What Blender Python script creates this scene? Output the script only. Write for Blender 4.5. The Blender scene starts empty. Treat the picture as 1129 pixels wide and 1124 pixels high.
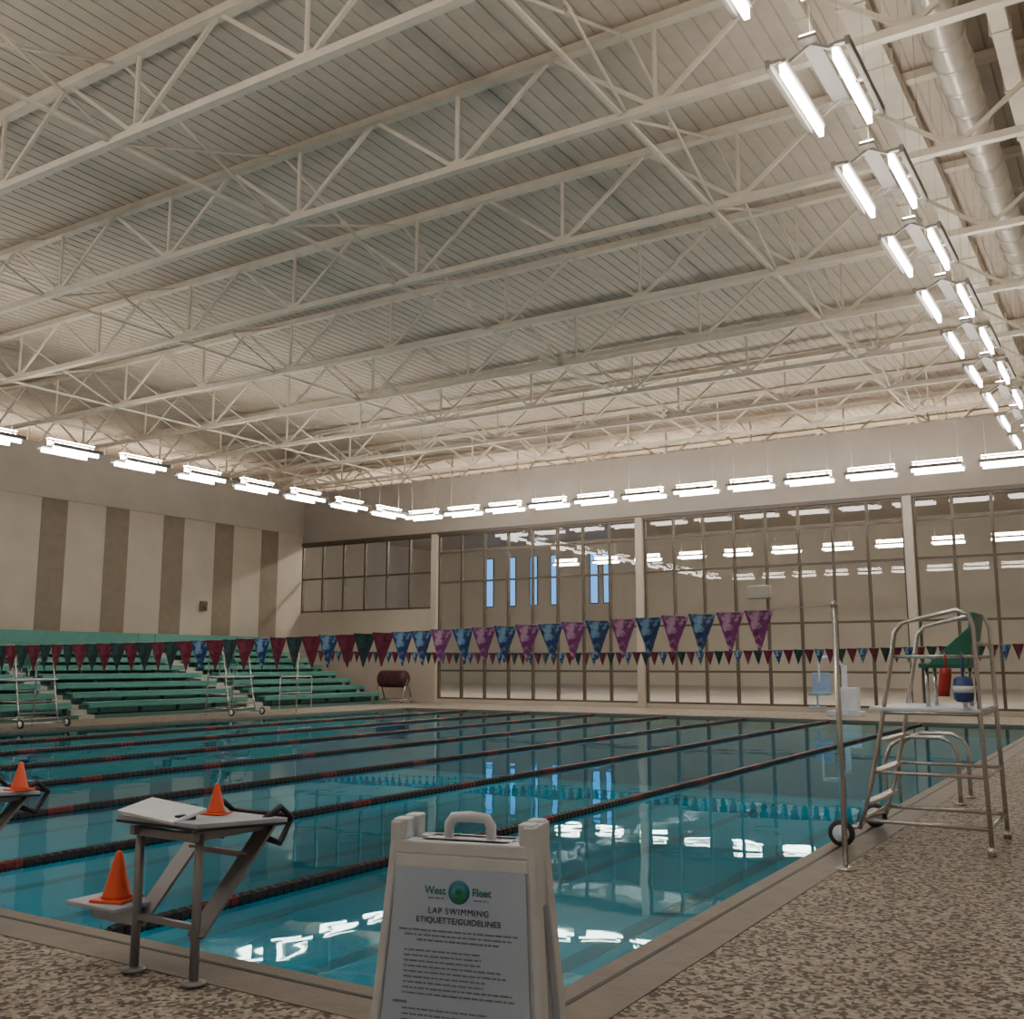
import bpy, math, random
from mathutils import Vector, Matrix
random.seed(4)
S = bpy.context.scene
COL = S.collection

# ---------------------------------------------------------------- materials
def new_mat(name):
    m = bpy.data.materials.new(name); m.use_nodes = True
    nt = m.node_tree
    for n in list(nt.nodes): nt.nodes.remove(n)
    out = nt.nodes.new('ShaderNodeOutputMaterial')
    return m, nt, out

def pmat(name, col, rough=0.5, metal=0.0, var=0.06, scale=4.0, bump=0.0, bscale=40.0):
    m, nt, out = new_mat(name)
    b = nt.nodes.new('ShaderNodeBsdfPrincipled')
    b.inputs['Roughness'].default_value = rough
    b.inputs['Metallic'].default_value = metal
    tc = nt.nodes.new('ShaderNodeTexCoord')
    n = nt.nodes.new('ShaderNodeTexNoise'); n.inputs['Scale'].default_value = scale
    nt.links.new(tc.outputs['Object'], n.inputs['Vector'])
    r = nt.nodes.new('ShaderNodeValToRGB')
    r.color_ramp.elements[0].position = 0.3; r.color_ramp.elements[1].position = 0.7
    r.color_ramp.elements[0].color = [max(0, c*(1-var)) for c in col]+[1]
    r.color_ramp.elements[1].color = [min(1, c*(1+var)) for c in col]+[1]
    nt.links.new(n.outputs['Fac'], r.inputs['Fac'])
    nt.links.new(r.outputs['Color'], b.inputs['Base Color'])
    if bump > 0:
        n2 = nt.nodes.new('ShaderNodeTexNoise'); n2.inputs['Scale'].default_value = bscale
        nt.links.new(tc.outputs['Object'], n2.inputs['Vector'])
        bp = nt.nodes.new('ShaderNodeBump'); bp.inputs['Strength'].default_value = bump
        bp.inputs['Distance'].default_value = 0.02
        nt.links.new(n2.outputs['Fac'], bp.inputs['Height'])
        nt.links.new(bp.outputs['Normal'], b.inputs['Normal'])
    nt.links.new(b.outputs['BSDF'], out.inputs['Surface'])
    return m

def emat(name, col, s):
    m, nt, out = new_mat(name)
    e = nt.nodes.new('ShaderNodeEmission')
    e.inputs['Color'].default_value = (*col, 1); e.inputs['Strength'].default_value = s
    nt.links.new(e.outputs[0], out.inputs['Surface'])
    return m

def deck_mat():
    m, nt, out = new_mat('pebble_deck')
    b = nt.nodes.new('ShaderNodeBsdfPrincipled'); b.inputs['Roughness'].default_value = 0.6
    tc = nt.nodes.new('ShaderNodeTexCoord')
    v = nt.nodes.new('ShaderNodeTexVoronoi'); v.inputs['Scale'].default_value = 46
    nt.links.new(tc.outputs['Object'], v.inputs['Vector'])
    sep = nt.nodes.new('ShaderNodeSeparateColor')
    nt.links.new(v.outputs['Color'], sep.inputs['Color'])
    r = nt.nodes.new('ShaderNodeValToRGB'); r.color_ramp.interpolation = 'CONSTANT'
    els = r.color_ramp.elements
    els[0].position = 0; els[0].color = (0.060, 0.049, 0.040, 1)
    els[1].position = 0.27; els[1].color = (0.28, 0.24, 0.198, 1)
    e = els.new(0.52); e.color = (0.38, 0.333, 0.276, 1)
    e = els.new(0.76); e.color = (0.145, 0.12, 0.098, 1)
    e = els.new(0.88); e.color = (0.46, 0.41, 0.345, 1)
    nt.links.new(sep.outputs[0], r.inputs['Fac'])
    nt.links.new(r.outputs['Color'], b.inputs['Base Color'])
    bp = nt.nodes.new('ShaderNodeBump'); bp.inputs['Strength'].default_value = 0.25; bp.inputs['Distance'].default_value = 0.01
    nt.links.new(v.outputs['Distance'], bp.inputs['Height'])
    nt.links.new(bp.outputs['Normal'], b.inputs['Normal'])
    nt.links.new(b.outputs[0], out.inputs['Surface'])
    return m

def water_mat():
    m, nt, out = new_mat('pool_water')
    tc = nt.nodes.new('ShaderNodeTexCoord')
    n = nt.nodes.new('ShaderNodeTexNoise'); n.inputs['Scale'].default_value = 1.6; n.inputs['Detail'].default_value = 1.5
    nt.links.new(tc.outputs['Object'], n.inputs['Vector'])
    bp = nt.nodes.new('ShaderNodeBump'); bp.inputs['Strength'].default_value = 0.045; bp.inputs['Distance'].default_value = 0.06
    nt.links.new(n.outputs['Fac'], bp.inputs['Height'])
    t = nt.nodes.new('ShaderNodeBsdfTransparent'); t.inputs[0].default_value = (0.34, 0.91, 0.99, 1)
    g = nt.nodes.new('ShaderNodeBsdfGlossy'); g.inputs['Roughness'].default_value = 0.015
    g.inputs[0].default_value = (0.66, 0.94, 0.98, 1)
    f = nt.nodes.new('ShaderNodeFresnel'); f.inputs['IOR'].default_value = 1.33
    nt.links.new(bp.outputs[0], g.inputs['Normal']); nt.links.new(bp.outputs[0], f.inputs['Normal'])
    mx = nt.nodes.new('ShaderNodeMixShader')
    nt.links.new(f.outputs[0], mx.inputs[0]); nt.links.new(t.outputs[0], mx.inputs[1]); nt.links.new(g.outputs[0], mx.inputs[2])
    nt.links.new(mx.outputs[0], out.inputs['Surface'])
    return m

def glass_mat():
    m, nt, out = new_mat('window_glass')
    t = nt.nodes.new('ShaderNodeBsdfTransparent'); t.inputs[0].default_value = (0.90, 0.89, 0.86, 1)
    g = nt.nodes.new('ShaderNodeBsdfGlossy'); g.inputs['Roughness'].default_value = 0.0
    f = nt.nodes.new('ShaderNodeFresnel'); f.inputs['IOR'].default_value = 1.7
    mx = nt.nodes.new('ShaderNodeMixShader')
    nt.links.new(f.outputs[0], mx.inputs[0]); nt.links.new(t.outputs[0], mx.inputs[1]); nt.links.new(g.outputs[0], mx.inputs[2])
    nt.links.new(mx.outputs[0], out.inputs['Surface'])
    return m

def flag_mat(name, c1, c2):
    m, nt, out = new_mat(name)
    b = nt.nodes.new('ShaderNodeBsdfPrincipled'); b.inputs['Roughness'].default_value = 0.22
    tc = nt.nodes.new('ShaderNodeTexCoord')
    n = nt.nodes.new('ShaderNodeTexNoise'); n.inputs['Scale'].default_value = 16
    n.inputs['Detail'].default_value = 3
    nt.links.new(tc.outputs['Object'], n.inputs['Vector'])
    r = nt.nodes.new('ShaderNodeValToRGB'); r.color_ramp.elements[0].position = 0.48; r.color_ramp.elements[1].position = 0.64
    r.color_ramp.elements[0].color = (*c1, 1); r.color_ramp.elements[1].color = (*c2, 1)
    nt.links.new(n.outputs['Fac'], r.inputs['Fac']); nt.links.new(r.outputs[0], b.inputs['Base Color'])
    nt.links.new(b.outputs[0], out.inputs['Surface'])
    return m

def basin_mat():
    m, nt, out = new_mat('basin_plaster')
    b = nt.nodes.new('ShaderNodeBsdfPrincipled'); b.inputs['Roughness'].default_value = 0.6
    tc = nt.nodes.new('ShaderNodeTexCoord')
    n = nt.nodes.new('ShaderNodeTexNoise'); n.inputs['Scale'].default_value = 0.8
    nt.links.new(tc.outputs['Object'], n.inputs['Vector'])
    r = nt.nodes.new('ShaderNodeValToRGB')
    r.color_ramp.elements[0].position = 0.3; r.color_ramp.elements[1].position = 0.7
    r.color_ramp.elements[0].color = (0.004, 0.45, 0.63, 1); r.color_ramp.elements[1].color = (0.006, 0.55, 0.73, 1)
    nt.links.new(n.outputs['Fac'], r.inputs['Fac']); nt.links.new(r.outputs[0], b.inputs['Base Color'])
    nt.links.new(b.outputs[0], out.inputs['Surface'])
    return m

M_deck = deck_mat(); M_water = water_mat(); M_glass = glass_mat(); M_basin = basin_mat()
M_coping = pmat('coping_concrete', (0.20, 0.175, 0.15), 0.5, var=0.12, scale=6, bump=0.2)
M_ceil = pmat('painted_deck_steel', (0.55, 0.485, 0.41), 0.6)
M_groove = pmat('deck_groove', (0.46, 0.405, 0.345), 0.7)
M_steel = pmat('white_painted_steel', (0.68, 0.62, 0.53), 0.5)
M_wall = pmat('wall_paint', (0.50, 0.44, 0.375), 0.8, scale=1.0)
M_wallshade = pmat('upper_wall_shade_tone', (0.40, 0.355, 0.315), 0.8, scale=1.0)  # darker tone paints shade onto the band above the glazing
M_wallglow = pmat('upper_side_wall_glow_tone', (0.43, 0.385, 0.335), 0.8, scale=1.0)  # lighter than the far band, painting a glow on the upper left wall
M_stripe = pmat('wall_stripe_brown', (0.24, 0.195, 0.15), 0.8)
M_bronze = pmat('bronze_frame', (0.10, 0.08, 0.06), 0.45, 0.1)
M_tube = emat('lit_lamp', (1.0, 0.92, 0.82), 26)
M_up = emat('lit_uplight', (1.0, 0.88, 0.73), 56)
M_roof_fill = emat('roof_fill_glow', (1.0, 0.86, 0.70), 32)  # emission of the unseen strips added below the roof
M_hall_fill = emat('hall_fill_glow', (1.0, 0.91, 0.79), 200)  # emission of the unseen lamps added to brighten the adjoining hall
M_house = pmat('lamp_housing', (0.24, 0.225, 0.205), 0.5, 0.1)
M_rod = pmat('hanger_grey', (0.35, 0.32, 0.28), 0.6)
M_alu = pmat('galvanised_duct', (0.50, 0.47, 0.42), 0.35, 0.4)
M_chrome = pmat('stainless_steel', (0.62, 0.61, 0.59), 0.25, 0.8)
M_teal = pmat('teal_bench', (0.09, 0.30, 0.265), 0.5)
M_teald = pmat('teal_riser', (0.08, 0.21, 0.19), 0.6)
M_step = pmat('aisle_step', (0.15, 0.26, 0.235), 0.6)
M_pale = pmat('pale_stair', (0.40, 0.42, 0.38), 0.6)
M_white = pmat('white_plastic', (0.76, 0.84, 0.95), 0.4, scale=8)
M_paper = pmat('poster_sheet', (0.54, 0.70, 1.0), 0.35, scale=3)
M_ink = pmat('print_ink', (0.05, 0.06, 0.12), 0.6)
M_inkg = pmat('print_ink_grey', (0.22, 0.26, 0.38), 0.6)
M_logo_b = pmat('logo_blue', (0.03, 0.25, 0.50), 0.5)
M_logo_g = pmat('logo_green', (0.06, 0.40, 0.28), 0.5)
M_logo_t = pmat('logo_teal', (0.04, 0.26, 0.38), 0.5)
M_orange = pmat('orange_cone', (0.80, 0.11, 0.04), 0.4)
M_black = pmat('black_rubber', (0.02, 0.02, 0.022), 0.5)
M_navy = pmat('rope_dark', (0.012, 0.012, 0.02), 0.4)
M_red = pmat('rope_red', (0.13, 0.015, 0.02), 0.4)
M_maroon = pmat('maroon_vinyl', (0.06, 0.012, 0.018), 0.5)
M_redb = pmat('rescue_red', (0.40, 0.03, 0.03), 0.4)
M_blue = pmat('blue_vinyl', (0.05, 0.09, 0.30), 0.4)
M_palblue = pmat('pale_blue_seat', (0.32, 0.46, 0.68), 0.4)
M_green = pmat('green_seat', (0.03, 0.20, 0.14), 0.4)
M_blocktop = pmat('block_top', (0.48, 0.54, 0.65), 0.5, bump=0.4, bscale=200)
M_blocksteel = pmat('block_steel', (0.30, 0.31, 0.34), 0.35, 0.5)
M_sky = emat('window_daylight', (0.12, 0.42, 1.0), 1.8)
M_line = pmat('lane_line_tile', (0.006, 0.30, 0.42), 0.5)
M_annf = pmat('annex_floor_tile', (0.50, 0.48, 0.44), 0.5)
F_purple = flag_mat('pennant_purple', (0.15, 0.03, 0.15), (0.50, 0.30, 0.50))
F_blue = flag_mat('pennant_blue', (0.015, 0.04, 0.14), (0.20, 0.38, 0.60))
F_maroon = flag_mat('pennant_maroon', (0.11, 0.013, 0.032), (0.17, 0.03, 0.06))
F_dark = flag_mat('pennant_dark_green', (0.012, 0.035, 0.045), (0.02, 0.07, 0.08))

# ---------------------------------------------------------------- mesh builder
class MB:
    def __init__(s): s.v = []; s.f = []; s.m = []; s.sm = []
    def add(s, vs, fs, mi=0, smooth=False):
        o = len(s.v); s.v += [tuple(v) for v in vs]
        for f in fs:
            s.f.append([i+o for i in f]); s.m.append(mi); s.sm.append(smooth)
    def box(s, a, b, mi=0, M=None):
        x0, y0, z0 = a; x1, y1, z1 = b
        vs = [Vector(p) for p in [(x0,y0,z0),(x1,y0,z0),(x1,y1,z0),(x0,y1,z0),(x0,y0,z1),(x1,y0,z1),(x1,y1,z1),(x0,y1,z1)]]
        if M is not None: vs = [M @ v for v in vs]
        s.add(vs, [(0,3,2,1),(4,5,6,7),(0,1,5,4),(1,2,6,5),(2,3,7,6),(3,0,4,7)], mi)
    def beam(s, p, q, w, h, mi=0, up=(0,0,1)):
        p = Vector(p); q = Vector(q); d = (q-p).normalized(); u = Vector(up)
        if abs(d.dot(u)) > 0.98: u = Vector((0,1,0))
        r = d.cross(u).normalized(); u = r.cross(d).normalized()
        vs = []
        for c in (p, q):
            for a, b in ((-1,-1),(1,-1),(1,1),(-1,1)):
                vs.append(c + r*a*w/2 + u*b*h/2)
        s.add(vs, [(0,3,2,1),(4,5,6,7),(0,1,5,4),(1,2,6,5),(2,3,7,6),(3,0,4,7)], mi)
    def path(s, pts, r, seg=8, mi=0, closed=False):
        pts = [Vector(p) for p in pts]; n = len(pts); rings = []
        prev = None
        for i, p in enumerate(pts):
            if closed: d = (pts[(i+1) % n]-pts[i-1])
            elif i == 0: d = pts[1]-p
            elif i == n-1: d = p-pts[i-1]
            else: d = (pts[i+1]-p).normalized()+(p-pts[i-1]).normalized()
            d.normalize()
            if prev is None:
                u = Vector((0,0,1)) if abs(d.z) < 0.9 else Vector((0,1,0))
                a = d.cross(u).normalized()
            else:
                a = (prev - d*prev.dot(d)).normalized()
            prev = a; b = d.cross(a)
            rings.append([p + (a*math.cos(t)+b*math.sin(t))*r for t in [2*math.pi*k/seg for k in range(seg)]])
        vs = [v for rg in rings for v in rg]; fs = []
        m = n if closed else n-1
        for i in range(m):
            for k in range(seg):
                k2 = (k+1) % seg; i2 = (i+1) % n
                fs.append((i*seg+k, i*seg+k2, i2*seg+k2, i2*seg+k))
        s.add(vs, fs, mi, True)
        if not closed:
            o = len(s.v)-len(vs)
            s.f.append([o+k for k in range(seg)][::-1]); s.m.append(mi); s.sm.append(False)
            s.f.append([o+(n-1)*seg+k for k in range(seg)]); s.m.append(mi); s.sm.append(False)
    def lathe(s, prof, org=(0,0,0), axis='z', seg=16, mi=0, smooth=True):
        vs = []; n = len(prof)
        for r, h in prof:
            for k in range(seg):
                t = 2*math.pi*k/seg; a, b = r*math.cos(t), r*math.sin(t)
                p = {'z': (a, b, h), 'y': (b, h, a), 'x': (h, a, b)}[axis]
                vs.append(Vector(p)+Vector(org))
        fs = []
        for i in range(n-1):
            for k in range(seg):
                k2 = (k+1) % seg
                fs.append((i*seg+k, i*seg+k2, (i+1)*seg+k2, (i+1)*seg+k))
        fs.append(tuple(range(seg))[::-1]); fs.append(tuple((n-1)*seg+k for k in range(seg)))
        s.add(vs, fs, mi, smooth)
    def obj(s, name, mats, parent=None, loc=(0,0,0), rot=(0,0,0), bevel=0):
        me = bpy.data.meshes.new(name); me.from_pydata(s.v, [], s.f)
        for m in mats: me.materials.append(m)
        me.polygons.foreach_set('material_index', s.m)
        me.polygons.foreach_set('use_smooth', s.sm)
        me.update()
        o = bpy.data.objects.new(name, me); COL.objects.link(o)
        o.location = loc; o.rotation_euler = rot
        if parent: o.parent = parent
        if bevel:
            b = o.modifiers.new('bevel', 'BEVEL'); b.width = bevel; b.segments = 2; b.limit_method = 'ANGLE'
        return o

def empty(name, loc=(0,0,0), rot=(0,0,0)):
    o = bpy.data.objects.new(name, None); COL.objects.link(o)
    o.location = loc; o.rotation_euler = rot; o.empty_display_size = 0.1
    return o
def tag(o, label, cat, group=None):
    o['label'] = label; o['category'] = cat
    if group: o['group'] = group
    return o
def struct(o, label=None):
    o['kind'] = 'structure'
    if label: o['label'] = label
    return o
def clone(root, loc, rot=None):
    r = root.copy(); COL.objects.link(r); r.location = loc
    if rot is not None: r.rotation_euler = rot
    def rec(src, dst):
        for c in list(src.children):
            k = c.copy(); COL.objects.link(k); k.parent = dst
            rec(c, k)
    rec(root, r)
    return r
def arc(c, r, a0, a1, n, plane='xz'):
    out = []
    for i in range(n+1):
        t = math.radians(a0+(a1-a0)*i/n); a, b = r*math.cos(t), r*math.sin(t)
        out.append({'xz': (c[0]+a, c[1], c[2]+b), 'yz': (c[0], c[1]+a, c[2]+b), 'xy': (c[0]+a, c[1]+b, c[2])}[plane])
    return out

# ---------------------------------------------------------------- dimensions
PX0, PX1, PY0, PY1 = -20.5, -2.3, 3.67, 26.4
WL, WR, WF, WB = -29.1, 4.0, 30.5, -4.0
RL, RF = -35.6, 37.4      # the roof runs on past the side and far walls
ZC = 9.62
ZW = 8.24                 # top of side and far walls
AX0, AX1, AY1 = -46.0, 8.0, 62.0
WATER = -0.05

# ---------------------------------------------------------------- shell
b = MB(); cw = 0.34
ox0, ox1, oy0, oy1 = PX0-cw, PX1+cw, PY0-cw, PY1+cw
for (a, c) in [((WL, WB), (ox0, WF)), ((ox1, WB), (WR, WF)), ((ox0, WB), (ox1, oy0)), ((ox0, oy1), (ox1, WF))]:
    b.add([(a[0],a[1],0),(c[0],a[1],0),(c[0],c[1],0),(a[0],c[1],0)], [(0,1,2,3)])
struct(b.obj('floor', [M_deck]), 'beige and brown pebble pool deck')
b = MB(); b.add([(AX0,WF,0),(AX1,WF,0),(AX1,AY1,0),(AX0,AY1,0)], [(0,1,2,3)])
struct(b.obj('floor', [M_annf]), 'plain beige floor of the adjoining hall')

b = MB(); zt, zb = 0.004, -0.3
for (x0,y0,x1,y1) in [(ox0,oy0,PX0,oy1),(PX1,oy0,ox1,oy1),(PX0,oy0,PX1,PY0),(PX0,PY1,PX1,oy1)]:
    b.box((x0,y0,zb),(x1,y1,zt))
for (x0,y0,x1,y1) in [(PX1+.10,PY0-.1,PX1+.125,PY1+.1),(PX0,PY0-.125,PX1+.1,PY0-.10),(PX0-.125,PY0-.1,PX0-.10,PY1+.1),(PX0,PY1+.1,PX1,PY1+.125)]:
    b.box((x0,y0,zt-.002),(x1,y1,zt+.002), 1)
cp = b.obj('pool_coping', [M_coping, M_black]); tag(cp, 'grey-brown concrete coping around the swimming pool edge', 'pool edge')

b = MB(); d = -1.9; q = zb
b.add([(PX0,PY0,d),(PX1,PY0,d),(PX1,PY1,d),(PX0,PY1,d),(PX0,PY0,q),(PX1,PY0,q),(PX1,PY1,q),(PX0,PY1,q)],
      [(0,1,2,3),(0,4,5,1),(1,5,6,2),(2,6,7,3),(3,7,4,0)])
for i in range(8):
    x = -3.6-2.2*i if i else -3.6
    b.box((x-.13, PY0+1.6, d+.001), (x+.13, PY1-1.6, d+.004), 1)
    for yy in (PY0+1.6, PY1-1.6): b.box((x-.45, yy-.13, d+.001), (x+.45, yy+.13, d+.005), 1)
tag(b.obj('pool_basin', [M_basin, M_line]), 'teal plastered swimming pool basin with dark lane lines', 'swimming pool')
b = MB(); b.add([(PX0,PY0,WATER),(PX1,PY0,WATER),(PX1,PY1,WATER),(PX0,PY1,WATER)], [(0,1,2,3)])
tag(b.obj('pool_water', [M_water]), 'calm teal pool water reflecting lights and windows', 'water')

def ribbed(x0, x1, y0, y1, z, pitch=0.24, g=0.03, dep=0.016):
    b = MB(); x = x0
    while x < x1-1e-6:
        xe = min(x+pitch, x1)
        b.add([(x,y0,z),(x,y1,z),(xe-g,y1,z),(xe-g,y0,z)], [(0,1,2,3)])
        b.add([(xe-g,y0,z),(xe-g,y1,z),(xe-g,y1,z+dep),(xe-g,y0,z+dep),(xe,y1,z+dep),(xe,y0,z+dep),(xe,y1,z),(xe,y0,z)],
              [(0,1,2,3),(3,2,4,5),(5,4,6,7)], 1)
        x += pitch
    return b
struct(ribbed(RL, WR, WB, RF, ZC).obj('ceiling', [M_ceil, M_groove]), 'ribbed off-white metal roof deck')
b = MB(); b.add([(AX0,RF,ZC+.2),(AX0,AY1,ZC+.2),(AX1,AY1,ZC+.2),(AX1,RF,ZC+.2)], [(0,1,2,3)])
b.add([(AX0,WF+.2,ZW-.06),(AX0,RF,ZW-.06),(AX1,RF,ZW-.06),(AX1,WF+.2,ZW-.06)], [(0,1,2,3)])
b.add([(AX0,RF+.01,ZW-.06),(AX1,RF+.01,ZW-.06),(AX1,RF+.01,ZC+.2),(AX0,RF+.01,ZC+.2)], [(0,1,2,3)])
struct(b.obj('ceiling', [M_ceil]), 'plain ceiling of the adjoining hall')

b = MB(); zs = 6.55; T = 0.2
b.box((WL-T, WB, 0), (WL, WF, ZW), 0)
b.box((WL, WB, zs), (WL+.05, WF, ZW), 1)
b.box((RL, WB, ZW-.05), (WL-T, RF, ZW-.02), 3)
y = 18.9-2.33*9
while y < WF:
    b.box((WL+.001, y, 0.3), (WL+.012, y+.9, zs), 2); y += 2.33
struct(b.obj('wall_left', [M_wall, M_wallglow, M_stripe, M_ceil]), 'cream wall with broad brown vertical stripes')
b = MB(); b.box((RL-T, WB, ZW-.05), (RL, RF, ZC+.1)); struct(b.obj('wall_side_upper', [M_ceil]), 'pale upper wall set back under the roof')
b = MB(); b.box((RL, RF-.2, ZW-.05), (WR, RF, ZC+.1)); struct(b.obj('wall_far_upper', [M_ceil]), 'pale upper wall set back under the roof')
b = MB(); b.box((WR, WB, 0), (WR+T, WF, ZC+.1)); b.box((WR, WF, ZW-.05), (WR+T, RF, ZC+.1)); struct(b.obj('wall_right', [M_wall]))
b = MB(); b.box((WL, WB-T, 0), (WR, WB, ZC+.1)); b.box((RL, WB-T, ZW-.05), (WL, WB, ZC+.1)); struct(b.obj('wall_back', [M_wall]))
b = MB(); GT = 6.13
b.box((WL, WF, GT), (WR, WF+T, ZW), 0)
b.box((WL-T, WF+T, ZW-.05), (WR, RF, ZW-.02), 2)
b.box((WL, WF, 0), (-22.5, WF+T, 3.4), 1)
struct(b.obj('wall_far', [M_wallshade, M_wall, M_ceil]), 'smooth grey-beige wall band above the glazing')
M_ann = pmat('annex_wall', (0.54, 0.51, 0.46), 0.85, scale=.5)
b = MB(); b.box((AX0, AY1, 0), (AX1, AY1+T, 10)); struct(b.obj('wall_annex_far', [M_ann]))
b = MB(); b.box((AX0-T, WF, 0), (AX0, AY1, 10)); struct(b.obj('wall_annex_left', [M_ann]))
b = MB(); b.box((AX1, WF, 0), (AX1+T, AY1, 10)); struct(b.obj('wall_annex_right', [M_ann]))
b = MB(); b.box((AX0, WF-.01, 0), (WL-T, WF+.0, ZW-.06)); b.box((WR+T, WF-.01, 0), (AX1, WF, ZW-.06)); struct(b.obj('wall_annex_near', [M_ann]))
wn = 20
for x in (-40.6, -38.7, -36.9, -35.2, -32.1, -31.1):
    b = MB(); w = .27
    b.box((x-w, AY1-.04, 5.5), (x+w, AY1-.02, 8.9), 0)
    for xx in (-w-.05, w): b.box((x+xx, AY1-.08, 5.45), (x+xx+.05, AY1, 8.95), 1)
    for zz in (5.42, 8.9): b.box((x-w, AY1-.08, zz), (x+w, AY1, zz+.06), 1)
    struct(b.obj('window_%d' % wn, [M_sky, M_bronze]), 'narrow tall slit window showing blue daylight'); wn += 1

cols = [-22.4, -14.1, -5.7, 2.7]
def bay(n, x0, x1, z0, z1, nm, zl, lab):
    b = MB(); y0, y1 = WF+.02, WF+.14
    fw = .065
    for i in range(nm+1):
        x = x0+(x1-x0)*i/nm
        b.box((x-fw/2-.005, y0, z0), (x+fw/2+.005, y1, z1))
    for z in [z0+.05]+zl+[z1-.05]:
        b.box((x0, y0+.01, z-fw/2), (x1, y1-.01, z+fw/2))
    o = struct(b.obj('window_%d' % n, [M_bronze]), lab)
    g = MB(); yy = WF+.08
    g.add([(x0,yy,z0),(x1,yy,z0),(x1,yy,z1),(x0,yy,z1)], [(0,1,2,3)])
    g.obj('glass_pane', [M_glass], parent=o)
zl = [1.15, 2.6, 4.35, 5.45]
bay(1, WL, cols[0]-.15, 3.4, GT, 6, [4.75], 'upper bronze-framed window bay above a pale wall')
bay(2, cols[0]+.15, cols[1]-.15, 0.12, GT, 8, zl, 'full-height bronze-framed glazed wall bay')
bay(3, cols[1]+.15, cols[2]-.15, 0.12, GT, 8, zl, 'full-height bronze-framed glazed wall bay')
bay(4, cols[2]+.15, cols[3]-.15, 0.12, GT, 8, zl, 'full-height bronze-framed glazed wall bay')
for i, x in enumerate(cols):
    b = MB(); b.box((x-.12, WF-.12, 0), (x+.12, WF+.2, GT+.02)); b.box((x-.17, WF-.17, 0), (x+.17, WF+.2, .1))
    struct(b.obj('trim_%d' % (i+1), [M_wall]), 'pale structural column between window bays')
b = MB(); b.box((cols[0], WF-.04, 0), (WR, WF+.2, .14)); struct(b.obj('baseboard_far', [M_wall]))
b = MB(); b.box((WL, WF-.05, GT-.02), (WR, WF+.02, GT+.10)); struct(b.obj('trim_9', [M_bronze]))

# ---------------------------------------------------------------- roof trusses
ZB, ZT = 8.33, 9.5
x_nodes = [-10.9+3.05*k for k in range(-9, 6)]
x_nodes = [x for x in x_nodes if RL+.3 < x < WR-.3]
tr = empty('roof_truss', (0, 0, ZB))
b = MB(); b.box((RL+.05, -.06, -.05), (WR-.01, .06, .05)); b.obj('bottom_chord', [M_steel], tr)
b = MB(); b.box((RL+.05, -.075, ZT-ZB-.06), (WR-.01, .075, ZT-ZB+.06)); b.obj('top_chord', [M_steel], tr)
b = MB(); H = ZT-ZB
for x in x_nodes:
    b.beam((x, 0, 0), (x, 0, H), .045, .045)
    for sx in (-1, 1):
        xe = max(RL+.1, min(WR-.05, x+sx*1.525))
        b.beam((x, 0, 0), (xe, 0, H), .055, .05, up=(0,1,0))
    b.box((x-.12, -.02, -.02), (x+.12, .02, .13))
b.obj('web', [M_steel], tr)
ratios = [.728+.447*k for k in range(11)]
trY = [r*6.84 for r in ratios]
tr.location = (0, trY[0], ZB)
for i, y in enumerate(trY):
    o = tr if i == 0 else clone(tr, (0, y, ZB))
    tag(o, 'white steel roof truss with diagonal web under the roof deck', 'roof truss', 'white roof trusses')
br = MB(); L = trY[1]-trY[0]
br.path([(0,.08,.02),(0,L-.08,H-.05)], .024, 6); br.path([(0.07,.08,H-.05),(0.07,L-.08,.02)], .024, 6)
br.box((-.025,.08,-.025),(.025,L-.08,.025)); br.box((.0,L/2-.05,H/2-.05),(.07,L/2+.05,H/2+.05))
bo = br.obj('cross_brace', [M_steel], loc=(-5.25, trY[0], ZB))
tag(bo, 'white steel cross brace spanning between roof trusses', 'brace', 'roof cross braces')
for x in (-5.4, -11.5, -17.6, -23.7, -26.7, -29.8):
    for k in range(10):
        if x == -5.4 and k == 0: continue
        if x < -20 and k < 1: continue
        o = bo.copy(); COL.objects.link(o); o.location = (x+.15, trY[k], ZB)

# unseen fill strips added on the ledges to brighten the dark roof recess
def roof_fill(loc, rz, first=[None]):
    if first[0] is None:
        e = empty('roof_fill_strip', loc, (0, 0, rz))
        b = MB(); b.box((-3.4, -.12, 0), (3.4, .12, .04)); b.box((-3.4, -.12, .04), (3.4, -.10, .08)); b.box((-3.4, .10, .04), (3.4, .12, .08)); b.obj('housing', [M_house], e)
        b = MB(); b.box((-3.35, -.09, .045), (3.35, .09, .075)); b.obj('lamp_strip', [M_roof_fill], e)
        first[0] = e
    else: e = clone(first[0], loc, (0, 0, rz))
    tag(e, 'unseen linear fill strip added on the wall ledge to brighten the roof', 'lamp', 'added roof fill strips')
for k in range(5): roof_fill((.3-7.3*k, 34.6, ZW-.02), 0)
for k in range(5): roof_fill((-32.6, 27.0-7.0*k, ZW-.02), math.pi/2)

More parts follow.
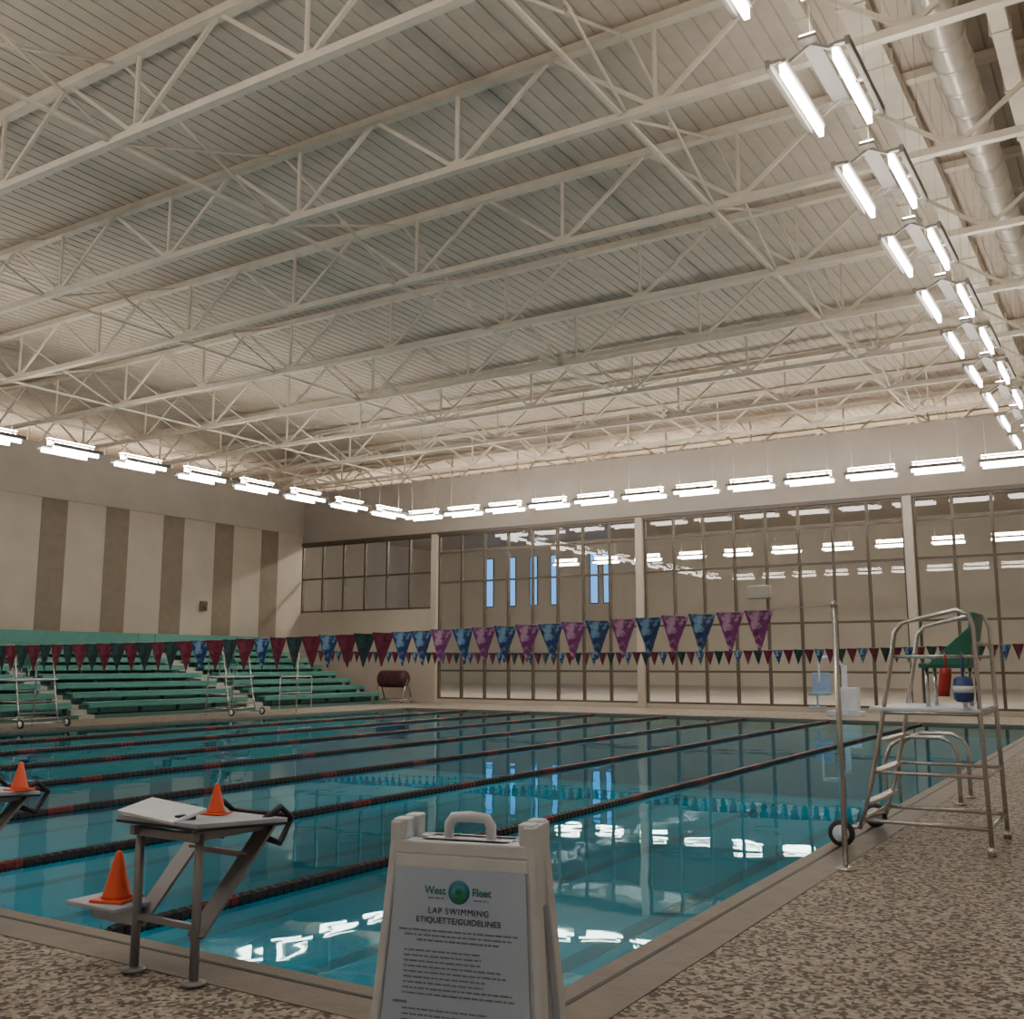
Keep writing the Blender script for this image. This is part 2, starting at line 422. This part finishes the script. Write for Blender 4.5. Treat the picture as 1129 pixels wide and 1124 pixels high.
# ---------------------------------------------------------------- ducts
b = MB(); DX = -1.55
b.lathe([(.22, WB+.1), (.22, WF-.3)], (DX, 0, 8.80), 'y', 20, 0)
yy = WB+.5
while yy < WF-.5:
    b.lathe([(.24, yy), (.24, yy+.07)], (DX, 0, 8.80), 'y', 20, 0); yy += .6
yy = WB+2
while yy < WF-1:
    b.beam((DX, yy, 9.0), (DX, yy, ZC-.005), .03, .03); yy += 3.05
tag(b.obj('air_duct', [M_alu]), 'round spiral metal air duct hung from the roof deck', 'duct')
def flat(x0, x1, z0, z1):
    b = MB()
    b.box((x0, WB+.2, z0), (x1, WF-.4, z1))
    yy = WB+.5
    while yy < WF-.6:
        b.box((x0-.03, yy, z0-.02), (x1+.03, yy+.05, z1+.02)); yy += 1.5
    yy = WB+2
    while yy < WF-1:
        b.beam(((x0+x1)/2, yy, z1), ((x0+x1)/2, yy, ZC-.005), .03, .03); yy += 3.05
    tag(b.obj('air_duct', [M_steel]), 'flat white rectangular air duct under the roof deck', 'duct')
flat(-2.62, -2.32, 9.12, 9.32)
flat(-3.12, -2.98, 9.16, 9.30)
flat(-1.12, -.92, 9.12, 9.30)

# ---------------------------------------------------------------- light fixtures
ZL = 6.4
fx = empty('pendant_light')
b = MB()
for x in (-.22, .22):
    b.box((x-.04, -.62, -.0), (x+.04, .62, .035))
    s_ = 1 if x > 0 else -1
    b.box((min(x+s_*.09, x+s_*.13), -.64, -.03), (max(x+s_*.09, x+s_*.13), .64, .05))
    for y in (-.62, 0, .62): b.box((min(x, x+s_*.13), y-.02, .0), (max(x, x+s_*.13), y+.02, .03))
b.box((-.075, -.62, .15), (.075, .62, .18))
for y in (-.5, .5):
    b.beam((-.22, y, .035), (0, y, .16), .025, .025); b.beam((.22, y, .035), (0, y, .16), .025, .025)
b.obj('housing', [M_house], fx)
b = MB(); b.box((-.022, -.60, -.100), (.022, .60, -.0))
t0 = b.obj('lamp_tube', [M_tube], fx, loc=(-.22, 0, 0))
for p in ((.22, 0, 0), (0, 0, .15)):
    t = t0.copy(); COL.objects.link(t); t.parent = fx; t.location = p
b = MB(); b.box((-.065, -.6, 0), (.065, .6, .02))
b.obj('uplight_tube', [M_up], fx, loc=(0, 0, .182))
b = MB()
for y in (-.5, .5): b.path([(0, y, .18), (0, y, ZC-ZL)], .0025, 5)
b.obj('hanger_rod', [M_rod], fx)
first = True
def place(x, y, rz, z=ZL, lab='lit white linear pendant lamp hanging above the pool edge', g='pool hall pendant lights', hi=False, two=False, top=ZC):
    global first
    if first: o = fx; o.location = (x, y, z); o.rotation_euler = (0, 0, rz); first = False
    else: o = clone(fx, (x, y, z), (0, 0, rz))
    tag(o, lab, 'lamp', g)
    if two:
        for c in list(o.children):
            if c.name.startswith('lamp_tube') and c.location.z > .1: bpy.data.objects.remove(c)
    for c in o.children:
        if c.name.startswith('hanger') and (top != ZC or z != ZL): c.scale = (1, 1, (top-z)/(ZC-ZL))
        if hi and ('tube' in c.name):
            c.material_slots[0].link = 'OBJECT'; c.material_slots[0].material = M_hall_fill
    return o
for k in range(12): place(-2.75-1.65*k, 27.75, math.pi/2)
for k in range(14): place(-2.06, -1.86+2.08*k, 0, two=True)  # first two are out of view, added to light the sign and deck
for k in range(12): place(-21.5, 4.6+2.0*k, 0)
for k in range(10): place(-4.0-1.8*k, 3.2, math.pi/2)
AL = 'lit linear pendant lamp in the hall behind glass'; AG = 'adjoining hall pendant lights'
for k in range(11): place(-2.4-2.25*k, 45.0, math.pi/2, lab=AL, g=AG)
for k in range(9): place(-1.0-5.2*k, 33.8, math.pi/2, z=7.55, lab='unseen fill lamp added high in the adjoining hall', g=AG, hi=True, top=ZW-.07)  # hidden above the glass, added so the hall behind looks brighter

# ---------------------------------------------------------------- lane ropes
b = MB(); Ln = PY1-PY0-.06; pitch = .075; n = int((Ln-.1)/pitch)
b.path([(0,0,0),(0,Ln,0)], .026, 6, 0)
for i in range(n):
    y0 = .05+i*pitch
    mi = 1 if (i % 26) in (8, 9, 10, 11) else 0
    b.lathe([(.034,y0),(.040,y0+.008),(.040,y0+.062),(.034,y0+.070)], (0,0,0), 'y', 7, mi, False)
rp = b.obj('lane_rope', [M_navy, M_red])
for k in range(7):
    o = rp if k == 0 else rp.copy()
    if k: COL.objects.link(o)
    o.location = (-4.9-2.2*k, PY0+.03, WATER+.015)
    tag(o, 'black and dark red floating lane rope on the water', 'lane rope', 'pool lane ropes')

# ---------------------------------------------------------------- starting blocks
sb = empty('starting_block', (-3.90, 3.28, 0.004))
b = MB()
for x in (-.2, .2):
    b.path([(x, 0, 0), (x, 0, .64)], .021, 12)
    b.lathe([(.055, 0), (.055, .012), (.03, .02)], (x, 0, 0), 'z', 12)
    b.beam((x, 0.0, .20), (x, .42, .63), .014, .10, up=(1,0,0))
    b.beam((x, .44, .63), (x, -.05, .63), .03, .04)
b.beam((-.2, 0, .62), (.2, 0, .62), .035, .035)
b.beam((-.2, 0, .24), (.2, 0, .24), .025, .025)
b.beam((-.2, .3, .505), (.2, .3, .505), .025, .025)
b.obj('support_frame', [M_blocksteel], sb)
Mx = Matrix.Translation((0, .19, .665)) @ Matrix.Rotation(math.radians(-4), 4, 'X')
b = MB(); b.box((-.27, -.27, -.008), (.27, .29, .014), 0, Mx)
b.box((-.275, -.275, -.018), (.275, .295, -.006), 1, Mx)
b.obj('platform', [M_blocktop, M_black], sb, bevel=.004)
Mf = Matrix.Translation((-.06, .0, .722)) @ Matrix.Rotation(math.radians(11), 4, 'X') @ Matrix.Rotation(math.radians(4), 4, 'Y')
b = MB(); b.box((-.19, -.10, -.007), (.19, .10, .008), 0, Mf)
for sx in (-.16, .10): b.box((sx-.015, -.05, .68), (sx+.015, .05, .718), 1)
b.obj('foot_wedge', [M_white, M_black], sb, bevel=.003)
b = MB()
for x in (-.2, .2):
    b.path([(x, .38, .65), (x, .50, .70), (x, .58, .64), (x, .50, .53), (x, .40, .57)], .016, 8)
b.path([(-.2, .57, .65), (.2, .57, .65)], .014, 8)
b.obj('grab_handle', [M_black], sb)
b = MB(); b.box((-.56, -.12, .27), (-.2, .12, .29)); b.box((-.5, -.02, .2), (-.2, .02, .27))
b.obj('side_step', [M_blocktop], sb, bevel=.004)
for k in range(8):
    o = sb if k == 0 else clone(sb, (-5.88-2.2*(k-1), 3.28, 0.004))
    tag(o, 'grey steel starting block with tilted platform at the pool edge', 'starting block', 'starting blocks')

def cone(loc, h, rot=0):
    e = empty('traffic_cone', loc, (0, 0, rot)); r = h*.34
    b = MB(); b.box((-r*1.15, -r*1.15, 0), (r*1.15, r*1.15, h*.06)); b.obj('cone_base', [M_orange], e, bevel=.003)
    b = MB(); b.lathe([(r*.95, h*.06), (r*.85, h*.12), (r*.2, h*.97), (r*.12, h)], seg=20); b.obj('cone_body', [M_orange], e)
    return e
tag(cone((-4.26, 3.29, .294), .225, .3), 'orange plastic cone standing on a starting block step', 'cone')
tag(cone((-3.92, 3.57, .680), .145, .2), 'small orange plastic cone on a starting block platform', 'cone')
tag(cone((-5.66, 3.66, .673), .16, .1), 'small orange plastic cone on a starting block platform', 'cone')

# ---------------------------------------------------------------- A-frame sign
sg = empty('a_frame_sign', (-1.86, 2.73, 0), (0, 0, math.radians(14)))
HT = .92
YB, YT = .15, .075
def panel(name, sgn):
    b = MB()
    yb, yt = sgn*YB, sgn*YT
    def P(u, z, off=0):
        t = z/HT; w = .300-(.300-.23)*t
        return Vector((u*w, yb+(yt-yb)*t - off*sgn*-1, z))
    th = .06
    def slab(u0, u1, z0, z1, o0, o1, mi=0):
        vs = [P(u0,z0,o0),P(u1,z0,o0),P(u1,z1,o0),P(u0,z1,o0),P(u0,z0,o1),P(u1,z0,o1),P(u1,z1,o1),P(u0,z1,o1)]
        b.add(vs, [(0,1,2,3),(7,6,5,4),(0,4,5,1),(1,5,6,2),(2,6,7,3),(3,7,4,0)], mi)
    slab(-1, -.90, .0, .90, -th, .0); slab(.90, 1, .0, .90, -th, .0)
    slab(-.90, .90, .08, .82, -th, -.012)
    slab(-.90, .90, .08, .11, -.012, 0); slab(-.90, .90, .78, .82, -.012, 0)
    slab(-.90, .90, .82, .86, -th, 0)
    slab(-1, -.78, .86, .922, -th, 0); slab(.78, 1, .86, .922, -th, 0)
    b.obj(name, [M_white], sg, bevel=.006)
panel('front_panel', -1); panel('back_panel', 1)
b = MB()
b.path([(-.07, 0, .83), (-.07, 0, .90), (-.055, 0, .922), (0, 0, .926), (.055, 0, .922), (.07, 0, .90), (.07, 0, .83)], .017, 8)
b.box((-.14, -.06, .80), (.14, .06, .86))
b.obj('carry_handle', [M_white], sg)
for sx in (-1, 1):
    b = MB(); b.box((-.02, -.08, -.13), (.02, .08, .115)); b.obj('hinge', [M_white], sg, loc=(sx*.216, 0, .80), bevel=.006)
tilt = math.atan2(YB-YT, HT)
ps = empty('poster', (0, -YB-.001, 0), (-tilt, 0, 0)); ps.parent = sg
b = MB()
b.add([(-.246,-.001,.115),(.246,-.001,.115),(.207,-.001,.785),(-.207,-.001,.785),(-.246,.011,.115),(.246,.011,.115),(.207,.011,.785),(-.207,.011,.785)],
      [(0,1,2,3),(7,6,5,4),(0,4,5,1),(1,5,6,2),(2,6,7,3),(3,7,4,0)])
b.obj('sheet', [M_paper], ps)
def text(s, x, z, size, mat, align='CENTER', name='lettering', sp=1.0, off=.00025):
    cu = bpy.data.curves.new(name, 'FONT'); cu.body = s; cu.size = size; cu.align_x = align; cu.extrude = .0004
    cu.space_character = sp; cu.offset = off
    o = bpy.data.objects.new('tmp', cu); COL.objects.link(o)
    dg = bpy.context.evaluated_depsgraph_get(); dg.update()
    me = bpy.data.meshes.new_from_object(o.evaluated_get(dg)); bpy.data.objects.remove(o)
    me.materials.clear(); me.materials.append(mat)
    t = bpy.data.objects.new(name, me); COL.objects.link(t); t.parent = ps
    t.location = (x, -.003, z); t.rotation_euler = (math.pi/2, 0, 0)
    return t
text('West', -.042, .712, .031, M_logo_t, 'RIGHT', off=.0005); text('Fleet', .042, .712, .031, M_logo_t, 'LEFT', off=.0005)
text('LAP SWIMMING', 0, .656, .025, M_ink, sp=1.15, off=0); text('ETIQUETTE/GUIDELINES', 0, .629, .024, M_ink, sp=1.05, off=.0001)
b = MB()
b.lathe([(.034, -.003), (.034, -.001)], (0, 0, .720), 'y', 28, 0)
b.lathe([(.025, -.0045), (.025, -.003)], (0, 0, .714), 'y', 24, 1)
b.lathe([(.011, -.006), (.011, -.0045)], (0, 0, .724), 'y', 16, 2)
b.obj('logo', [M_logo_b, M_logo_g, M_logo_t], ps)
b = MB(); rnd = random.Random(9)
def lineprint(z, x0, x1, h=.0045):
    x = x0
    while x < x1:
        w = rnd.uniform(.008, .030); xe = min(x+w, x1)
        b.box((x, -.0025, z), (xe, -.0015, z+h)); x = xe+.004
lineprint(.698, -.100, -.048, .0035); lineprint(.698, .048, .095, .0035)
lineprint(.604, -.19, .19); lineprint(.590, -.17, .17); lineprint(.576, -.13, .13)
z = .546
for i in range(9):
    lineprint(z, -.17, -.17+rnd.uniform(.24, .36)); z -= .0150
z -= .012
b.box((-.20, -.0025, z), (-.155, -.0015, z+.007)); z -= .016
for i in range(15):
    lineprint(z, -.17, -.17+rnd.uniform(.2, .36)); z -= .0155
o = b.obj('fine_print', [M_inkg], ps); o['kind'] = 'stuff'
tag(sg, 'white plastic folding A-frame sign with lap swimming notice', 'sign')

# ---------------------------------------------------------------- pennant lines
def pmesh(mat):
    me = bpy.data.meshes.new('pennant'); vs = []; fs = []
    w, h = .205, .31; n = 4
    for i in range(n+1):
        t = i/n; hw = w/2*(1-t)+.004
        for j in range(3):
            u = -1+j; vs.append((u*hw, .012*math.sin(t*3)*(1 if j == 1 else -.3), -t*h))
    for i in range(n):
        for j in range(2): a = i*3+j; fs.append((a, a+3, a+4, a+1))
    me.from_pydata(vs, [], fs); me.materials.append(mat)
    return me
PM = {k: pmesh(m) for k, m in dict(p=F_purple, b=F_blue, m=F_maroon, d=F_dark).items()}
def flagline(Y, x0, x1, z0, sag, near, lab):
    root = empty('pennant_line', (x0, Y, 0))
    def zz(x): t = (x-x0)/(x1-x0); return z0-4*sag*t*(1-t)
    b = MB(); pts = [(x0+(x1-x0)*i/40-x0, 0, zz(x0+(x1-x0)*i/40)) for i in range(41)]
    b.path(pts, .003 if near else .008, 5); b.obj('cord', [M_rod], root)
    x = x0-(.55 if near else .3); i = 0; rr = random.Random(3)
    while x > x1+.5 and i < 98:
        if near and x > -5.7: key = 'bp'[i % 2] if i else 'p'
        elif near: key = ['m', 'd', 'm', 'b'][i % 4] if x > -9 else 'md'[i % 2]
        else: key = ['m', 'b', 'm', 'd'][i % 4]
        o = bpy.data.objects.new('pennant', PM[key]); COL.objects.link(o); o.parent = root
        o.location = (x-x0, 0, zz(x)); o.rotation_euler = (rr.uniform(-.08,.08), rr.uniform(-.06,.06), rr.uniform(-.25,.25)+.3)
        x -= .222; i += 1
    tag(root, lab, 'pennant flags')
flagline(7.4, -1.92, -20.8, 1.81, .19, True, 'string of purple, blue, maroon and dark triangular pennants')
flagline(21.8, -1.92, -20.8, 1.78, .12, False, 'string of small maroon, blue and dark green pennants')
def stanchion(x, y):
    b = MB(); b.path([(0,0,0),(0,0,1.83)], .020, 10); b.lathe([(.07,0),(.07,.012),(.03,.03)], seg=14)
    b.lathe([(.023,1.80),(.023,1.83),(.012,1.845)], seg=10)
    tag(b.obj('flag_pole', [M_chrome], loc=(x, y, 0)), 'slim stainless steel pole holding the pennant string', 'pole', 'pennant poles')
for x, y in ((-1.92, 7.4), (-1.92, 21.8), (-20.85, 7.4), (-20.85, 21.8)): stanchion(x, y)

# ---------------------------------------------------------------- lifeguard chair (faces -x locally)
CX, CY = -2.07, 8.9
lc = empty('lifeguard_chair', (CX, CY, 0.004))
W = .46
b = MB()
XR = .94
for y in (-W, W):
    b.path([(0, y, .12), (.10, y, .45), (.20, y, .9), (.30, y, 1.40), (.34, y, 1.64), (.40, y, 1.71), (.52, y, 1.74), (.80, y, 1.80), (.88, y, 1.77), (.91, y, 1.68), (.92, y, 1.0), (XR, y, .06)], .018, 8)
    b.path([(.02, y, .19), (XR, y, .19)], .017, 8)
    b.path([(.12, y, .56), (.93, y, .56)], .014, 8)
    b.path([(.22, y, 1.02), (.92, y, 1.02)], .017, 8)
    b.path([(.31, y, 1.45), (.91, y, 1.45)], .013, 8)
    b.lathe([(.032,0),(.032,.06)], (XR, y, 0), 'z', 10)
for p in ((0.02, .19), (.935, .19), (.92, 1.02), (.22, 1.02), (.80, 1.80), (.912, 1.55), (.93, .56)):
    b.path([(p[0], -W, p[1]), (p[0], W, p[1])], .015, 8)
b.obj('tube_frame', [M_chrome], lc)
for z, x in ((.32, .06), (.56, .125), (.80, .18)):
    b = MB(); b.box((-.02, -W, -.012), (.05, W, .012)); b.obj('ladder_rung', [M_chrome], lc, loc=(x, 0, z))
b = MB(); b.box((.12, -W-.02, 1.03), (.93, W+.02, 1.06)); b.obj('platform', [M_white], lc, bevel=.008)
b = MB()
b.box((.46, -.24, 1.36), (.82, .24, 1.40))
Mb = Matrix.Translation((.81, 0, 1.38)) @ Matrix.Rotation(math.radians(10), 4, 'Y')
b.box((-.02, -.24, 0), (.02, .24, .42), 0, Mb)
for sy in (-.24, .24):
    b.add([(.52, sy-.012, 1.38), (.83, sy-.012, 1.38), (.87, sy-.012, 1.70), (.52, sy+.012, 1.38), (.83, sy+.012, 1.38), (.87, sy+.012, 1.70)],
          [(0,1,2),(5,4,3),(0,3,4,1),(1,4,5,2),(2,5,3,0)])
b.obj('seat', [M_green], lc, bevel=.008)
for x in (.51, .78):
    for y in (-.18, .18):
        b = MB(); b.path([(0, 0, 1.06), (0, 0, 1.37)], .016, 8); b.obj('seat_post', [M_chrome], lc, loc=(x, y, 0))
for y in (-W-.16, W+.04):
    w = empty('wheel', (-.10, y, .10)); w.parent = lc
    b = MB(); b.lathe([(.06,-.02),(.095,-.022),(.1,-.012),(.1,.012),(.095,.022),(.06,.02)], axis='y', seg=24); b.obj('tyre', [M_black], w)
    b = MB(); b.lathe([(.064,-.026),(.064,.026)], axis='y', seg=20); b.obj('hub', [M_white], w)
b = MB(); b.path([(-.10,-W-.16,.10),(-.10,W+.04,.10)], .014, 8)
for y in (-W, W): b.path([(-.10,y,.10),(0,y,.14),(.05,y,.19)], .014, 8)
b.obj('axle', [M_chrome], lc)
tag(lc, 'stainless steel lifeguard chair with green seat on wheels', 'lifeguard chair', 'lifeguard chairs')
lc2 = clone(lc, (-20.95, 13.9, 0.004), (0, 0, math.pi)); tag(lc2, 'stainless steel lifeguard chair beside the bleachers', 'lifeguard chair', 'lifeguard chairs')
lc3 = clone(lc, (-21.3, 20.2, 0), (0, 0, math.pi)); tag(lc3, 'stainless steel lifeguard chair beside the bleachers', 'lifeguard chair', 'lifeguard chairs')
b = MB(); b.path([(0,-.03,-.30),(0,-.03,-.26),(0.02,-.03,-.14),(0.02,-.03,-.09)], .045, 12)
b.path([(.02,-.03,-.09),(.02,-.026,.0),(.02,0,.022),(.02,.024,.0),(.02,-.01,-.08)], .007, 6)
tag(b.obj('rescue_tube', [M_redb], loc=(CX+.68, CY-W, 1.454)), 'red foam rescue tube hanging from the lifeguard chair rail', 'rescue tube')
b = MB(); b.lathe([(.05,-.34),(.07,-.32),(.075,-.24),(.065,-.17),(.03,-.15)], org=(0,-.03,0), seg=14)
b.path([(0,-.03,-.16),(0,-.026,.0),(0,0,.022),(0,.024,0),(0,-.02,-.15)], .007, 6)
b.lathe([(.076,-.27),(.076,-.22)], org=(0,-.03,0), seg=14, mi=1)
tag(b.obj('gear_bag', [M_blue, M_white], loc=(CX+.82, CY-W, 1.454)), 'small blue and white bag hanging from the lifeguard chair rail', 'bag')

def rail(y):
    b = MB(); b.path([(.55,0,.0),(.55,0,.5),(.50,0,.60),(.40,0,.65),(.1,0,.65),(0,0,.62),(-.1,0,.55),(-.16,0,.4),(-.17,0,-.3),(-.17,0,-1.0)], .022, 10)
    b.lathe([(.05,0),(.05,.015)], (.55,0,0), 'z', 12)
    tag(b.obj('grab_rail', [M_chrome], loc=(PX1-.02, y, 0.004)), 'curved stainless steel grab rail over the pool edge', 'handrail', 'pool ladder grab rails')
for y in (11.3, 11.95): rail(y)

# ---------------------------------------------------------------- bleachers
NR, RUN, RISE = 8, .69, .235
def bleacher(y0, y1, lab):
    e = empty('bleacher', (-23.2, y0, 0)); Ly = y1-y0
    b = MB()
    for i in range(NR):
        x1_ = -.05-RUN*i; x0_ = x1_-RUN
        b.box((x0_, 0, 0.0), (x1_, Ly, .10+RISE*i), 0)
        b.box((x0_, 0, .08+RISE*i), (x1_+.02, Ly, .10+RISE*i), 1)
    b.obj('stepped_frame', [M_teald, M_step], e)
    for i in range(NR):
        b = MB(); x = -.48-RUN*i; z = .36+RISE*i
        b.box((x-.15, 0, z), (x+.15, Ly, z+.05)); b.box((x+.10, 0, z-.10), (x+.15, Ly, z), 0)
        k = .4
        while k < Ly:
            b.box((x-.1, k, z-.26), (x+.08, k+.05, z), 1); k += 1.3
        b.obj('bench', [M_teal, M_teald], e, bevel=.01)
    b = MB(); xb = -.05-RUN*NR
    b.box((xb-.06, 0, .0), (xb, Ly, RISE*NR+.52)); b.obj('back_panel', [M_teal], e)
    tag(e, lab, 'bleachers', 'teal bleachers')
bleacher(9.5, 16.5, 'teal bench bleachers along the striped wall')
bleacher(17.0, 22.5, 'teal bench bleachers along the striped wall')
bleacher(23.2, 28.8, 'teal bench bleachers along the striped wall')
for y0, ww in ((16.52, .46), (22.52, .66)):
    b = MB()
    for i in range(16):
        x1_ = -.05-RUN/2*i
        b.box((x1_-RUN/2, 0, 0.0), (x1_, ww, .10+RISE/2*i))
    xb = -.05-RUN*NR
    b.box((xb-.06, 0, 0), (xb, ww, RISE*NR+.52), 1)
    tag(b.obj('aisle_steps', [M_pale, M_teal], loc=(-23.2, y0, 0)), 'pale grey-green aisle steps between teal bleachers', 'stairs', 'bleacher aisle steps')
for y0 in (23.2,):
    b = MB(); b.path([(0,0,0),(0,0,.95),(0,.06,1.0),(0,1.34,1.0),(0,1.4,.95),(0,1.4,0)], .016, 8)
    b.path([(0,0,.5),(0,1.4,.5)], .014, 8)
    tag(b.obj('guard_rail', [M_steel], loc=(-22.9, y0, 0)), 'white tubular guard rail standing before the bleachers', 'handrail')

# ---------------------------------------------------------------- rope reel, pool lift, speaker
rr_ = empty('rope_reel', (-23.5, 29.5, 0))
b = MB()
for x in (-.62, .62):
    b.path([(x,-.3,.08),(x,0,.85),(x,.3,.08)], .025, 8); b.path([(x,-.3,.12),(x,.3,.12)], .02, 8)
    for y in (-.3, .3): b.lathe([(.08,-.02),(.08,.02)], (x, y, .08), 'x', 14)
b.path([(-.62,-.3,.12),(.62,-.3,.12)], .02, 8); b.path([(-.62,.3,.12),(.62,.3,.12)], .02, 8)
b.obj('reel_frame', [M_chrome], rr_)
b = MB(); pr = [(.05,-.6)]
for i in range(11):
    x = -.55+i*.1; pr += [(.27, x), (.31, x+.05), (.27, x+.1)]
pr.append((.05, .6)); b.lathe(pr, (0, 0, .85), 'x', 20); b.obj('wound_rope', [M_maroon], rr_)
tag(rr_, 'wheeled reel of maroon rope beside the wall', 'rope reel')

pl = empty('pool_lift', (-7.3, 28.9, 0))  # pale colours paint in a blue-white glow behind the lifeguard chair
b = MB(); b.box((-.45,-.35,.0),(.45,.35,.12)); b.box((-.06,-.06,.12),(.06,.06,1.35)); b.path([(0,0,1.3),(-.2,-.3,1.6),(-.55,-.5,1.55)], .045, 8)
b.path([(-.55,-.5,1.55),(-.55,-.5,.9)], .03, 8); b.obj('mast', [M_white], pl, bevel=.01)
b = MB(); b.box((-.8,-.75,.55),(-.3,-.28,.63)); b.box((-.8,-.33,.6),(-.3,-.27,1.15)); b.box((-.78,-.85,.2),(-.32,-.72,.26)); b.box((-.58,-.8,.25),(-.52,-.74,.56))
b.obj('seat', [M_palblue], pl, bevel=.02)
b = MB(); b.box((-.2,-.2,.12),(.35,.2,.75)); b.obj('battery_cover', [M_white], pl, bevel=.03)
tag(pl, 'white pool lift with seat paled to suggest a blue-white glow at the glazed wall', 'pool lift')

e = empty('loudspeaker', (WL+.012, 25.4, 3.45))
b = MB(); b.box((0,-.12,-.18),(.18,.12,.18)); b.obj('cabinet', [M_stripe], e, bevel=.02)
b = MB(); b.box((.18,-.10,-.15),(.19,.10,.15)); b.lathe([(.07,.19),(.07,.2)], (0,0,-.05), 'x', 16); b.obj('grille', [M_bronze], e)
tag(e, 'small brown loudspeaker mounted on the striped wall', 'loudspeaker')
e = empty('loudspeaker', (-10.1, WF+.02, 3.55))
b = MB(); b.box((-.35,-.25,-.2),(.35,0,.2)); b.obj('cabinet', [M_house], e, bevel=.02)
b = MB(); b.box((-.32,-.262,-.17),(.32,-.25,.17)); b.obj('grille', [M_house], e)
tag(e, 'grey box loudspeaker mounted on the window frame', 'loudspeaker')

# ---------------------------------------------------------------- world + camera
w = bpy.data.worlds.new('world'); S.world = w; w.use_nodes = True
bg = w.node_tree.nodes['Background']; bg.inputs[0].default_value = (.5, .45, .4, 1); bg.inputs[1].default_value = .05
cam = bpy.data.cameras.new('camera'); co = bpy.data.objects.new('camera', cam); COL.objects.link(co)
cam.sensor_width = 36; cam.lens = 1125/1129*36; cam.clip_end = 300
co.location = (0, 0, 1.4); co.rotation_euler = (math.radians(90+8.59), 0, math.radians(32))
S.camera = co
